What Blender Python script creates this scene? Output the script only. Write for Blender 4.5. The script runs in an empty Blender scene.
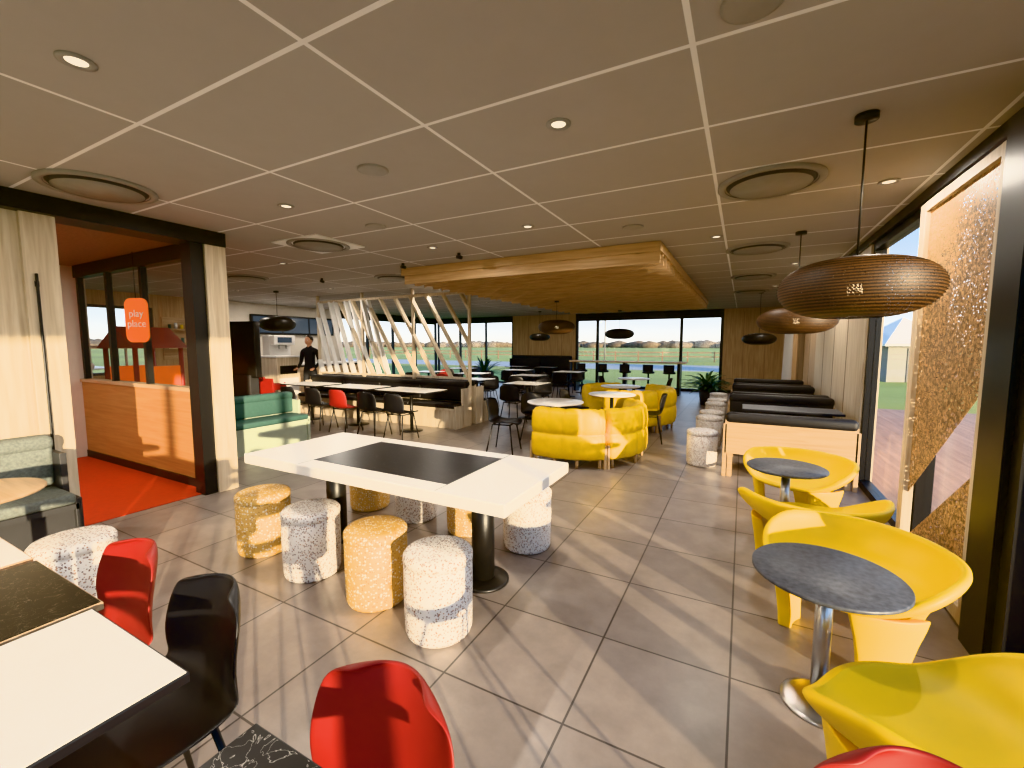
import bpy, bmesh, math, random
from mathutils import Vector, Matrix, Euler
random.seed(7)
PI=math.pi
S=bpy.context.scene
COL=S.collection

# ---------------------------------------------------------------- materials
def lin(c):
    r=[]
    for v in c:
        v=v/255.0
        r.append(v/12.92 if v<=0.04045 else ((v+0.055)/1.055)**2.4)
    return (r[0],r[1],r[2],1.0)
def newmat(name):
    m=bpy.data.materials.new(name); m.use_nodes=True
    nt=m.node_tree; b=nt.nodes['Principled BSDF']
    return m,nt,b
def P(name,c,rough=0.5,metal=0.0,var=0.06,scale=8.0,bump=0.0,emit=None,estr=0.0,coat=0.0):
    m,nt,b=newmat(name)
    b.inputs['Roughness'].default_value=rough
    b.inputs['Metallic'].default_value=metal
    if coat: b.inputs['Coat Weight'].default_value=coat
    tc=nt.nodes.new('ShaderNodeTexCoord')
    n=nt.nodes.new('ShaderNodeTexNoise'); n.inputs['Scale'].default_value=scale; n.inputs['Detail'].default_value=4
    nt.links.new(tc.outputs['Object'],n.inputs['Vector'])
    r=nt.nodes.new('ShaderNodeValToRGB')
    l=lin(c)
    r.color_ramp.elements[0].position=0.3; r.color_ramp.elements[1].position=0.7
    r.color_ramp.elements[0].color=(l[0]*(1-var),l[1]*(1-var),l[2]*(1-var),1)
    r.color_ramp.elements[1].color=(min(1,l[0]*(1+var)),min(1,l[1]*(1+var)),min(1,l[2]*(1+var)),1)
    nt.links.new(n.outputs['Fac'],r.inputs['Fac']); nt.links.new(r.outputs['Color'],b.inputs['Base Color'])
    if bump:
        bp=nt.nodes.new('ShaderNodeBump'); bp.inputs['Strength'].default_value=bump; bp.inputs['Distance'].default_value=0.01
        n2=nt.nodes.new('ShaderNodeTexNoise'); n2.inputs['Scale'].default_value=scale*12
        nt.links.new(tc.outputs['Object'],n2.inputs['Vector'])
        nt.links.new(n2.outputs['Fac'],bp.inputs['Height']); nt.links.new(bp.outputs['Normal'],b.inputs['Normal'])
    if emit:
        b.inputs['Emission Color'].default_value=lin(emit); b.inputs['Emission Strength'].default_value=estr
    return m
def wood(name,c1,c2,rough=0.5,axis='Z',sc=1.0):
    m,nt,b=newmat(name); b.inputs['Roughness'].default_value=rough
    tc=nt.nodes.new('ShaderNodeTexCoord'); mp=nt.nodes.new('ShaderNodeMapping')
    s={'X':(1.2,22,22),'Y':(22,1.2,22),'Z':(22,22,1.2)}[axis]
    mp.inputs['Scale'].default_value=tuple(v*sc for v in s)
    n=nt.nodes.new('ShaderNodeTexNoise'); n.inputs['Scale'].default_value=1.6; n.inputs['Detail'].default_value=7; n.inputs['Distortion'].default_value=0.5
    r=nt.nodes.new('ShaderNodeValToRGB'); r.color_ramp.elements[0].position=0.32; r.color_ramp.elements[1].position=0.68
    r.color_ramp.elements[0].color=lin(c1); r.color_ramp.elements[1].color=lin(c2)
    nt.links.new(tc.outputs['Object'],mp.inputs['Vector']); nt.links.new(mp.outputs['Vector'],n.inputs['Vector'])
    nt.links.new(n.outputs['Fac'],r.inputs['Fac']); nt.links.new(r.outputs['Color'],b.inputs['Base Color'])
    return m
def tiles(name,c1,c2,cm,w,h,ms,off,rough,noise=0.15,bump=0.15):
    m,nt,b=newmat(name); b.inputs['Roughness'].default_value=rough
    tc=nt.nodes.new('ShaderNodeTexCoord'); mp=nt.nodes.new('ShaderNodeMapping'); mp.inputs['Location'].default_value=(off[0],off[1],0)
    br=nt.nodes.new('ShaderNodeTexBrick'); br.offset=0.0; br.squash=1.0
    br.inputs['Scale'].default_value=1.0; br.inputs['Brick Width'].default_value=w; br.inputs['Row Height'].default_value=h
    br.inputs['Mortar Size'].default_value=ms; br.inputs['Mortar Smooth'].default_value=0.1; br.inputs['Bias'].default_value=0.0
    br.inputs['Color1'].default_value=lin(c1); br.inputs['Color2'].default_value=lin(c2); br.inputs['Mortar'].default_value=lin(cm)
    n=nt.nodes.new('ShaderNodeTexNoise'); n.inputs['Scale'].default_value=5; n.inputs['Detail'].default_value=8; n.inputs['Roughness'].default_value=0.65
    mx=nt.nodes.new('ShaderNodeMix'); mx.data_type='RGBA'; mx.blend_type='MULTIPLY'; mx.inputs['Factor'].default_value=1.0
    r=nt.nodes.new('ShaderNodeValToRGB'); r.color_ramp.elements[0].position=0.3; r.color_ramp.elements[1].position=0.7
    a=1-noise; r.color_ramp.elements[0].color=(a,a,a,1); r.color_ramp.elements[1].color=(1,1,1,1)
    nt.links.new(tc.outputs['Object'],mp.inputs['Vector']); nt.links.new(mp.outputs['Vector'],br.inputs['Vector']); nt.links.new(tc.outputs['Object'],n.inputs['Vector'])
    nt.links.new(n.outputs['Fac'],r.inputs['Fac']); nt.links.new(br.outputs['Color'],mx.inputs['A']); nt.links.new(r.outputs['Color'],mx.inputs['B'])
    nt.links.new(mx.outputs['Result'],b.inputs['Base Color'])
    bp=nt.nodes.new('ShaderNodeBump'); bp.inputs['Strength'].default_value=bump; bp.inputs['Distance'].default_value=0.004; bp.invert=True
    nt.links.new(br.outputs['Fac'],bp.inputs['Height']); nt.links.new(bp.outputs['Normal'],b.inputs['Normal'])
    return m
def terrazzo(name,base,chips,scale=48,thr=0.45):
    m,nt,b=newmat(name); b.inputs['Roughness'].default_value=0.55
    tc=nt.nodes.new('ShaderNodeTexCoord')
    prev=None; col=lin(base)
    cur=nt.nodes.new('ShaderNodeRGB'); cur.outputs[0].default_value=col; out=cur.outputs[0]
    for i,(c,sc,lo,hi) in enumerate(chips):
        mp=nt.nodes.new('ShaderNodeMapping'); mp.inputs['Location'].default_value=(i*3.1,i*1.7,i*2.3)
        v=nt.nodes.new('ShaderNodeTexVoronoi'); v.inputs['Scale'].default_value=sc
        nt.links.new(tc.outputs['Object'],mp.inputs['Vector']); nt.links.new(mp.outputs['Vector'],v.inputs['Vector'])
        sp=nt.nodes.new('ShaderNodeSeparateColor'); nt.links.new(v.outputs['Color'],sp.inputs['Color'])
        g=nt.nodes.new('ShaderNodeMath'); g.operation='LESS_THAN'; g.inputs[1].default_value=lo; nt.links.new(sp.outputs[0],g.inputs[0])
        d=nt.nodes.new('ShaderNodeMath'); d.operation='LESS_THAN'; d.inputs[1].default_value=hi; nt.links.new(v.outputs['Distance'],d.inputs[0])
        mu=nt.nodes.new('ShaderNodeMath'); mu.operation='MULTIPLY'; nt.links.new(g.outputs[0],mu.inputs[0]); nt.links.new(d.outputs[0],mu.inputs[1])
        mx=nt.nodes.new('ShaderNodeMix'); mx.data_type='RGBA'; nt.links.new(mu.outputs[0],mx.inputs['Factor'])
        nt.links.new(out,mx.inputs['A']); mx.inputs['B'].default_value=lin(c); out=mx.outputs['Result']
    nt.links.new(out,b.inputs['Base Color'])
    return m
def glassmat(name,tint=(1,1,1),gl=0.05):
    m=bpy.data.materials.new(name); m.use_nodes=True; nt=m.node_tree; nt.nodes.clear()
    o=nt.nodes.new('ShaderNodeOutputMaterial'); t=nt.nodes.new('ShaderNodeBsdfTransparent'); t.inputs[0].default_value=(tint[0],tint[1],tint[2],1)
    g=nt.nodes.new('ShaderNodeBsdfGlossy'); g.inputs['Roughness'].default_value=0.02; mx=nt.nodes.new('ShaderNodeMixShader')
    mx.inputs[0].default_value=gl
    nt.links.new(t.outputs[0],mx.inputs[1]); nt.links.new(g.outputs[0],mx.inputs[2]); nt.links.new(mx.outputs[0],o.inputs[0])
    return m
def veined(name,base,vein,scale=7,w=0.013):
    m,nt,b=newmat(name); b.inputs['Roughness'].default_value=0.3
    tc=nt.nodes.new('ShaderNodeTexCoord')
    n=nt.nodes.new('ShaderNodeTexNoise'); n.inputs['Scale'].default_value=scale; n.inputs['Detail'].default_value=3; n.inputs['Distortion'].default_value=2.5
    nt.links.new(tc.outputs['Object'],n.inputs['Vector'])
    r=nt.nodes.new('ShaderNodeValToRGB'); e=r.color_ramp.elements
    e[0].position=0.5-w; e[0].color=lin(base); e[1].position=0.5; e[1].color=lin(vein)
    k=e.new(0.5+w); k.color=lin(base)
    nt.links.new(n.outputs['Fac'],r.inputs['Fac']); nt.links.new(r.outputs['Color'],b.inputs['Base Color'])
    return m
def perforated(name,c,scale,hole,rough=0.5,metal=0.3):
    m,nt,b=newmat(name); b.inputs['Roughness'].default_value=rough; b.inputs['Metallic'].default_value=metal
    tc=nt.nodes.new('ShaderNodeTexCoord'); v=nt.nodes.new('ShaderNodeTexVoronoi'); v.inputs['Scale'].default_value=scale
    nt.links.new(tc.outputs['Object'],v.inputs['Vector'])
    n=nt.nodes.new('ShaderNodeTexNoise'); n.inputs['Scale'].default_value=9; n.inputs['Detail'].default_value=5
    nt.links.new(tc.outputs['Object'],n.inputs['Vector'])
    ma=nt.nodes.new('ShaderNodeMath'); ma.operation='MULTIPLY_ADD'; ma.inputs[1].default_value=0.5; ma.inputs[2].default_value=hole-0.25; nt.links.new(n.outputs['Fac'],ma.inputs[0])
    g=nt.nodes.new('ShaderNodeMath'); g.operation='GREATER_THAN'; nt.links.new(ma.outputs[0],g.inputs[1]); nt.links.new(v.outputs['Distance'],g.inputs[0])
    nt.links.new(g.outputs[0],b.inputs['Alpha'])
    sp=nt.nodes.new('ShaderNodeSeparateColor'); nt.links.new(v.outputs['Color'],sp.inputs['Color'])
    r=nt.nodes.new('ShaderNodeValToRGB'); l=lin(c); r.color_ramp.elements[0].position=.2; r.color_ramp.elements[1].position=.9
    r.color_ramp.elements[0].color=(l[0]*.45,l[1]*.45,l[2]*.45,1); r.color_ramp.elements[1].color=(min(1,l[0]*1.7),min(1,l[1]*1.7),min(1,l[2]*1.7),1)
    nt.links.new(sp.outputs[0],r.inputs['Fac']); nt.links.new(r.outputs['Color'],b.inputs['Base Color'])
    return m
def corrugated(name,c1,c2,freq=150):
    m,nt,b=newmat(name); b.inputs['Roughness'].default_value=0.55
    tc=nt.nodes.new('ShaderNodeTexCoord')
    w=nt.nodes.new('ShaderNodeTexWave'); w.bands_direction='Z'; w.inputs['Scale'].default_value=22; w.inputs['Distortion'].default_value=0.3
    nt.links.new(tc.outputs['Object'],w.inputs['Vector'])
    r=nt.nodes.new('ShaderNodeValToRGB'); r.color_ramp.elements[0].position=0.35; r.color_ramp.elements[1].position=0.75
    r.color_ramp.elements[0].color=lin(c1); r.color_ramp.elements[1].color=lin(c2)
    nt.links.new(w.outputs['Fac'],r.inputs['Fac']); nt.links.new(r.outputs['Color'],b.inputs['Base Color'])
    v=nt.nodes.new('ShaderNodeTexVoronoi'); v.inputs['Scale'].default_value=freq
    nt.links.new(tc.outputs['Object'],v.inputs['Vector'])
    g=nt.nodes.new('ShaderNodeMath'); g.operation='GREATER_THAN'; g.inputs[1].default_value=0.27; nt.links.new(v.outputs['Distance'],g.inputs[0])
    nt.links.new(g.outputs[0],b.inputs['Alpha'])
    return m

M={}
M['floor']=tiles('floor_tile_grey',(160,149,142),(148,138,132),(84,77,73),0.6,0.6,0.005,(-0.01,0.25),0.34,0.26)
M['ceil']=tiles('ceiling_panel',(182,177,172),(178,173,168),(246,244,242),1.31,0.715,0.012,(0.22,-1.18),0.9,0.04,0.1)
M['redfloor']=P('red_rubber_floor',(190,62,32),0.6,scale=20)
M['oak']=wood('light_oak',(168,138,104),(198,170,134),0.5,'Z')
M['oakx']=wood('light_oak_x',(176,148,116),(206,178,144),0.5,'X')
M['oaky']=wood('light_oak_y',(176,148,116),(206,178,144),0.5,'Y')
M['slat']=wood('slat_oak',(184,148,108),(214,182,140),0.5,'X')
M['warm']=wood('warm_oak_panel',(172,124,80),(190,144,96),0.5,'X')
M['ash']=wood('pale_ash',(196,178,152),(222,208,186),0.55,'Z')
M['brown']=wood('walnut_brown',(120,92,70),(146,114,88),0.5,'Z')
M['black']=P('black_powder_coat',(26,26,28),0.4,scale=30)
M['blackpl']=P('black_plastic',(26,27,32),0.42,scale=20)
M['blackup']=P('black_upholstery',(30,30,33),0.55,scale=30,bump=0.15)
M['darkgrey']=P('dark_grey',(58,58,60),0.5)
M['grey']=P('mid_grey',(120,118,114),0.6)
M['fabric']=P('grey_green_fabric',(112,118,114),0.85,scale=60,var=0.2,bump=0.3)
M['teal']=P('teal_upholstery',(62,94,88),0.65,scale=30)
M['tealb']=P('pale_teal_base',(168,178,162),0.6,scale=10)
M['white']=P('white_laminate',(236,234,231),0.3,var=0.02)
M['wall']=P('white_wall',(216,208,196),0.8,var=0.03)
M['red']=P('red_plastic',(138,38,34),0.5,scale=10)
M['yellow']=P('yellow_plastic',(244,204,34),0.45,scale=4,var=0.04)
M['yleather']=P('yellow_leather',(238,196,34),0.45,scale=12,var=0.06,bump=0.1)
M['chrome']=P('brushed_steel',(190,190,190),0.28,metal=1.0)
M['stone']=P('grey_stone_top',(82,85,92),0.45,scale=40,var=0.35)
M['inlay']=veined('black_slate_inlay',(20,19,22),(64,60,62),5,0.008)
M['vein']=veined('black_marble_top',(22,22,24),(200,195,185),14,0.010)
M['vein2']=veined('black_marble_top_soft',(30,29,27),(130,118,100),14,0.008)
M['tw']=terrazzo('terrazzo_white',(236,233,229),[((176,160,152),80,0.30,0.42),((126,98,88),100,0.25,0.40),((180,140,112),92,0.18,0.40)])
M['to']=terrazzo('terrazzo_orange',(226,184,108),[((248,238,216),72,0.42,0.46),((196,142,74),92,0.28,0.40)])
M['glass']=glassmat('window_glass',(0.98,0.99,0.99),0.05)
M['bronze']=perforated('bronze_mesh',(176,142,102),70,0.34,0.5,0.0)
M['pend']=corrugated('corrugated_pendant',(34,22,14),(92,64,38))
M['pendk']=P('pendant_dark',(24,20,17),0.45,scale=60,var=0.3)
M['glow']=P('lamp_glow',(255,225,170),emit=(255,228,180),estr=3.5)
M['glow2']=P('downlight_glow',(255,240,215),emit=(255,240,215),estr=1.2)
M['screen']=P('screen_glow',(30,36,44),0.15,emit=(190,210,230),estr=0.10)
M['orange']=P('orange_sign',(240,116,40),0.5,emit=(240,116,40),estr=0.25)
M['green']=P('leaf_green',(44,72,36),0.5,var=0.4,scale=20)
M['skin']=P('skin',(206,156,128),0.5)
M['hair']=P('dark_hair',(34,26,22),0.6)
M['cloth']=P('dark_uniform',(30,32,38),0.8)
M['diff']=P('diffuser_grey',(158,155,150),0.5)
M['grass']=P('grass_field',(146,150,72),0.95,scale=0.05,var=0.3)
M['tree']=P('tree_foliage',(104,92,76),0.95,scale=0.6,var=0.3)
M['deck']=wood('deck_boards',(150,116,92),(176,140,114),0.7,'Y',0.4)
M['asphalt']=P('asphalt',(156,154,148),0.9,scale=2)

# ---------------------------------------------------------------- builder
class B:
    def __init__(s,name):
        s.name=name; s.bm=bmesh.new(); s.mats=[]
    def mi(s,m):
        m=M[m] if isinstance(m,str) else m
        if m not in s.mats: s.mats.append(m)
        return s.mats.index(m)
    def put(s,tb,mat,mtx=None,smooth=False):
        if mtx is not None: bmesh.ops.transform(tb,matrix=mtx,verts=tb.verts)
        i=s.mi(mat)
        for f in tb.faces: f.material_index=i; f.smooth=smooth
        me=bpy.data.meshes.new('t'); tb.to_mesh(me); tb.free(); s.bm.from_mesh(me); bpy.data.meshes.remove(me)
        return s
    def box(s,x0,x1,y0,y1,z0,z1,mat,bev=0.0,mtx=None,seg=2):
        tb=bmesh.new(); bmesh.ops.create_cube(tb,size=1)
        bmesh.ops.transform(tb,matrix=Matrix.Translation(((x0+x1)/2,(y0+y1)/2,(z0+z1)/2))@Matrix.Diagonal((abs(x1-x0),abs(y1-y0),abs(z1-z0),1)),verts=tb.verts)
        if bev>0:
            bev=min(bev,0.49*min(abs(x1-x0),abs(y1-y0),abs(z1-z0)))
            bmesh.ops.bevel(tb,geom=tb.edges[:],offset=bev,segments=seg,affect='EDGES',profile=0.5)
        return s.put(tb,mat,mtx,smooth=(bev>0.012))
    def cyl(s,p1,p2,r1,mat,r2=None,seg=16,mtx=None):
        r2=r1 if r2 is None else r2
        p1=Vector(p1);p2=Vector(p2); d=p2-p1
        tb=bmesh.new(); bmesh.ops.create_cone(tb,cap_ends=True,segments=seg,radius1=r1,radius2=r2,depth=d.length)
        q=d.to_track_quat('Z','Y').to_matrix().to_4x4()
        mm=Matrix.Translation((p1+p2)/2)@q
        bmesh.ops.transform(tb,matrix=mm,verts=tb.verts)
        s.put(tb,mat,mtx,smooth=True); return s
    def grid(s,fn,nu,nv,mat,cu=False,mtx=None,smooth=True,capends=False,flip=False):
        tb=bmesh.new(); vs=[]
        for i in range(nu):
            vs.append([tb.verts.new(fn(i,j)) for j in range(nv)])
        for i in range(nu-(0 if cu else 1)):
            for j in range(nv-1):
                q=[vs[i][j],vs[(i+1)%nu][j],vs[(i+1)%nu][j+1],vs[i][j+1]]
                if flip: q.reverse()
                try: tb.faces.new(q)
                except: pass
        bmesh.ops.remove_doubles(tb,verts=tb.verts,dist=1e-5)
        s.put(tb,mat,mtx,smooth); return s
    def lathe(s,prof,mat,c=(0,0,0),seg=40,mtx=None):
        return s.grid(lambda i,j:(c[0]+prof[j][0]*math.cos(2*PI*i/seg),c[1]+prof[j][0]*math.sin(2*PI*i/seg),c[2]+prof[j][1]),seg,len(prof),mat,cu=True,mtx=mtx)
    def poly(s,pts,mat,thick=None):
        tb=bmesh.new(); v=[tb.verts.new(p) for p in pts]; f=tb.faces.new(v)
        if thick:
            r=bmesh.ops.extrude_face_region(tb,geom=[f]); 
            bmesh.ops.translate(tb,vec=Vector(thick),verts=[e for e in r['geom'] if isinstance(e,bmesh.types.BMVert)])
            bmesh.ops.recalc_face_normals(tb,faces=tb.faces)
        return s.put(tb,mat)
    def ico(s,c,r,mat,sub=2,scale=(1,1,1),jit=0):
        tb=bmesh.new(); bmesh.ops.create_icosphere(tb,subdivisions=sub,radius=r)
        for v in tb.verts:
            if jit: v.co*=1+random.uniform(-jit,jit)
            v.co=Vector((v.co.x*scale[0]+c[0],v.co.y*scale[1]+c[1],v.co.z*scale[2]+c[2]))
        return s.put(tb,mat,None,True)
    def mesh(s,me,mat,mtx=None,smooth=True):
        tb=bmesh.new(); tb.from_mesh(me); return s.put(tb,mat,mtx,smooth)
    def me(s):
        m=bpy.data.meshes.new(s.name); s.bm.to_mesh(m); s.bm.free()
        for k in s.mats: m.materials.append(k)
        return m
    def obj(s,loc=(0,0,0),rz=0):
        return place(s.name,s.me(),loc,rz)
def place(name,me,loc=(0,0,0),rz=0,scale=None):
    o=bpy.data.objects.new(name,me); o.location=loc; o.rotation_euler=(0,0,rz)
    if scale: o.scale=scale
    COL.objects.link(o); return o
def evalmesh(me,mods):
    o=bpy.data.objects.new('tmp',me); COL.objects.link(o)
    for t,kw in mods:
        md=o.modifiers.new(t,t)
        for k,v in kw.items(): setattr(md,k,v)
    bpy.context.view_layer.update()
    dg=bpy.context.evaluated_depsgraph_get()
    r=bpy.data.meshes.new_from_object(o.evaluated_get(dg),depsgraph=dg)
    bpy.data.objects.remove(o); return r

XW=1.2; XL=-4.9; YB=15.5; YR=-3.5; ZC=2.7; XFL=-12.0
# ---------------------------------------------------------------- room shell
B('floor').box(XFL-0.2,XW+0.15,YR-0.15,YB+0.2,-0.12,0,'floor').obj()
B('floor_play_area').box(-8.0,XL-0.02,YR,2.46,0.0,0.006,'redfloor').obj()
B('ceiling').box(XFL-0.2,XW+0.15,YR-0.15,YB+0.2,ZC,ZC+0.15,'ceil').obj()
b=B('wall_rear'); b.box(XFL-0.2,-4.6,YR-0.15,YR,0,ZC,'ash'); b.box(0.9,XW+0.1,YR-0.15,YR,0,ZC,'ash'); b.box(-4.6,0.9,YR-0.15,YR,0,0.5,'ash'); b.box(-4.6,0.9,YR-0.15,YR,2.55,ZC,'ash'); b.obj()
b=B('wall_left')
b.box(XL-0.14,XL,YR,1.22,0,2.56,'ash')
for y in [-3.0,-2.1,-1.2,-0.3,0.6]: b.box(XL-0.001,XL+0.003,y-0.004,y+0.004,0.1,2.5,'brown')
b.box(XL-0.10,XL+0.05,1.22,1.42,0,2.56,'ash',0.004)
b.box(XL+0.05,XL+0.075,1.275,1.29,0.55,2.1,'black',0.004)
b.box(XL+0.03,XL+0.06,1.27,1.295,0.6,0.64,'black'); b.box(XL+0.03,XL+0.06,1.27,1.295,2.0,2.04,'black')
b.obj()
b=B('trim_1'); b.box(XL-0.2,XL+0.10,YR,2.68,2.56,2.7,'black'); b.obj()
b=B('column_left')
b.box(XL-0.12,XL+0.06,2.36,2.48,0,2.56,'black'); b.box(XL-0.14,XL+0.09,2.48,2.68,0,2.56,'ash',0.004); b.obj()
b=B('wall_play_area')
b.box(-8.0,XL-0.12,2.46,2.56,0.10,1.05,'warm'); b.box(-8.0,XL-0.12,2.45,2.57,0,0.10,'black')
b.box(-8.0,XL-0.12,2.44,2.58,1.05,1.09,'oakx')
b.box(-8.0,XL-0.12,2.46,2.56,2.45,2.7,'black')
for x in [-7.95,-7.1,-6.2,-5.06]: b.box(x-0.03,x+0.03,2.48,2.54,1.09,2.45,'black')
b.box(-8.0,XL-0.12,2.505,2.515,1.09,2.45,'glass')
b.box(-12.1,-8.0,2.44,2.58,0,2.7,'wall')
b.obj()
b=B('wall_play_side'); b.box(-8.12,-8.0,YR,2.44,0,2.7,'wall'); b.box(-8.0,-7.985,1.2,2.1,0.0,2.1,'ash'); b.obj()
b=B('ceiling_play_area'); b.box(-8.0,XL-0.2,YR,2.44,2.60,2.695,'brown'); b.obj()
b=B('wall_far_left')
b.box(XFL-0.15,XFL,2.58,3.6,0,ZC,'oak'); b.box(XFL-0.15,XFL,5.0,6.4,0,ZC,'oak'); b.box(XFL-0.15,XFL,6.4,10.2,0,ZC,'wall'); b.box(XFL-0.15,XFL,3.6,5.0,0,0.9,'oak'); b.box(XFL-0.15,XFL,3.6,5.0,2.4,ZC,'oak')
b.box(XFL-0.15,XFL,10.2,YB,0,0.1,'black'); b.box(XFL-0.15,XFL,10.2,YB,2.5,ZC,'black'); b.obj()
def window(n,axis,pos,a0,a1,z0,z1,mull,t=0.06,d=0.10,hor=()):
    b=B('window_%d'%n)
    def bx(u0,u1,w0,w1,mat,dd):
        if axis=='X': b.box(pos-dd/2,pos+dd/2,u0,u1,w0,w1,mat)
        else: b.box(u0,u1,pos-dd/2,pos+dd/2,w0,w1,mat)
    bx(a0,a1,z0,z0+t,'black',d); bx(a0,a1,z1-t,z1,'black',d)
    bx(a0,a0+t,z0+t,z1-t,'black',d); bx(a1-t,a1,z0+t,z1-t,'black',d)
    for m in mull: bx(m-t/2,m+t/2,z0+t,z1-t,'black',d)
    for h in hor: bx(a0+t,a1-t,h-t/2,h+t/2,'black',d*0.9)
    bx(a0+t,a1-t,z0+t,z1-t,'glass',0.008)
    return b.obj()
window(1,'X',XFL-0.07,3.6,5.0,0.9,2.4,[4.3])
window(2,'X',XFL-0.07,10.2,YB,0.1,2.5,[11.5,12.8,14.1])
b=B('wall_back')
b.box(-8.2,-5.55,YB,YB+0.15,0,ZC,'oak'); b.box(-0.57,XW+0.1,YB,YB+0.15,0,ZC,'oak')
b.box(XFL-0.15,-8.2,YB,YB+0.15,2.52,ZC,'black'); b.box(-5.55,-0.57,YB,YB+0.15,2.52,ZC,'black')
for x in [-7.5,-6.8,-6.1,0.0,0.6]: b.box(x-0.006,x+0.006,YB-0.003,YB,0.1,2.6,'brown')
b.obj()
window(3,'Y',YB+0.07,XFL,-8.2,0.0,2.52,[-10.8,-9.5])
window(4,'Y',YB+0.07,-5.55,-0.57,0.0,2.52,[-4.72,-1.84],0.09)
window(8,'Y',YR-0.07,-4.6,0.9,0.5,2.55,[-3.2,-1.8,-0.4])  # rear window out of view, added to fill the room with sky light
b=B('wall_right')
b.box(XW-0.03,XW+0.12,6.0,9.6,0,2.62,'ash')
b.box(XW-0.03,XW+0.12,9.6,YB,0,2.62,'oak')
for y in [6.9,7.8,8.7,10.4,11.3,12.2,13.1]: b.box(XW-0.034,XW-0.03,y-0.004,y+0.004,0.1,2.55,'brown')
b.box(XW-0.05,XW+0.12,YR,YB,2.62,ZC,'black')
b.obj()
b=B('column_right'); b.box(XW-0.13,XW+0.12,2.62,3.02,0,2.62,'black'); b.box(XW-0.16,XW-0.13,2.70,2.76,0.0,2.62,'black'); b.obj()
window(5,'X',XW+0.04,YR,2.62,0.0,2.62,[-2.0,-0.6,0.9],0.07)
window(6,'X',XW+0.04,4.35,6.0,0.0,2.62,[],0.07)
window(7,'X',XW+0.06,3.02,4.35,0.0,2.62,[],0.05)
b=B('decorative_screen_panel')
xp=XW-0.06
b.box(xp-0.035,xp+0.035,3.04,3.16,0.02,2.56,'ash',0.004); b.box(xp-0.03,xp+0.03,4.20,4.30,0.02,2.56,'ash',0.004)
b.box(xp-0.03,xp+0.03,3.16,4.20,2.50,2.56,'ash'); b.box(xp-0.03,xp+0.03,3.16,4.20,0.02,0.10,'ash')
b.poly([(xp,3.16,2.5),(xp,4.20,2.5),(xp,4.20,0.45),(xp,3.16,1.35)],'bronze',(0.004,0,0))
b.poly([(xp+0.006,3.16,0.9),(xp+0.006,3.16,0.1),(xp+0.006,4.20,0.1)],'bronze',(0.004,0,0))
b.obj()
b=B('baseboard_right'); b.box(XW-0.045,XW-0.03,6.0,YB,0,0.1,'black'); b.obj()
b=B('baseboard_back'); b.box(-8.2,-5.55,YB-0.015,YB,0,0.1,'black'); b.box(-0.57,XW-0.05,YB-0.015,YB,0,0.1,'black'); b.obj()

# ---------------------------------------------------------------- ceiling features
b=B('slatted_ceiling_raft')
y=5.13; k=0
while y<12.45:
    n=93; x0=-4.57; x1=-0.86
    amp=0.0 if k==0 else 0.022
    def fn(i,j,y=y,k=k):
        x=x0+(x1-x0)*i/(n-1)
        zb=ZC-0.235+amp*(0.5+0.5*math.sin(x*2*PI/0.42+k*PI))
        return [(x,y,ZC-.09),(x,y,zb),(x,y+.028,zb),(x,y+.028,ZC-.09)][j]
    b.grid(fn,n,4,'slat',smooth=False)
    b.box(x1-.001,x1+.001,y,y+.028,ZC-.23,ZC-.09,'slat'); b.box(x0-.001,x0+.001,y,y+.028,ZC-.23,ZC-.09,'slat')
    y+=0.23; k+=1
for x in (-4.3,-3.15,-2.0,-1.1): b.box(x-.02,x+.02,5.13,12.45,ZC-.12,ZC-.002,'slat')
b.box(-4.6,-4.57,5.1,12.5,ZC-0.1,ZC-0.004,'slat'); b.box(-0.88,-0.85,5.1,12.5,ZC-0.1,ZC-0.004,'slat')
b.box(-4.6,-0.85,5.09,5.12,ZC-0.11,ZC-0.004,'slat')
b.obj()
def diffm(square):
    b=B('ceiling_diffuser')
    if square: b.box(-.4,.4,-.36,.36,-.012,0,'white')
    b.lathe([(0.36,0),(0.36,-0.02),(0.31,-0.02),(0.30,-0.008),(0.285,-0.008),(0.28,-0.03),(0.0,-0.035)],'diff')
    b.lathe([(0.31,-0.0205),(0.302,-0.009),(0.286,-0.009),(0.281,-0.0305),(0.275,-0.032)],'darkgrey')
    return b.me()
dm=diffm(False); dm2=diffm(True)
for i,p in enumerate([(-4.2,1.48),(0.12,3.67),(-4.34,3.45),(0.10,6.03),(-5.3,5.7),(0.1,8.4),(0.1,10.7),(-0.05,-0.8),(-6.5,8.0),(-3.0,-0.8),(-7.5,4.5)]):
    place('ceiling_diffuser',dm2 if i==2 else dm,(p[0],p[1],ZC),0,(.93,.93,1))
b=B('ceiling_downlight')
b.lathe([(0.065,0),(0.065,-0.006),(0.042,-0.008),(0.036,-0.002)],'diff',seg=24)
b.lathe([(0.037,-0.003),(0.0,-0.004)],'glow2',seg=24)
lm=b.me()
b=B('ceiling_speaker'); b.lathe([(0.10,0),(0.10,-0.008),(0.085,-0.012),(0,-0.012)],'diff',seg=24); sm=b.me()
dl=[(-2.44,0.82),(-0.90,2.21),(0.86,4.05),(-3.4,2.4),(-1.9,3.9),(-3.3,4.2),(-5.8,4.0),(0.6,7.4),(-0.3,5.2),(-5.6,7.3),(-7.5,6.2),(-9.5,5.5),(-9.5,8.2),(-6.2,10.2),(-8.2,10.5),(-6.0,12.8),(0.5,10.0),(-0.2,12.8),(-0.6,-0.9),(-3.6,-1.2),(-3.0,13.6),(-10.8,7.2),(-10.8,9.3)]
for p in dl:
    place('ceiling_downlight',lm,(p[0],p[1],ZC))
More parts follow.
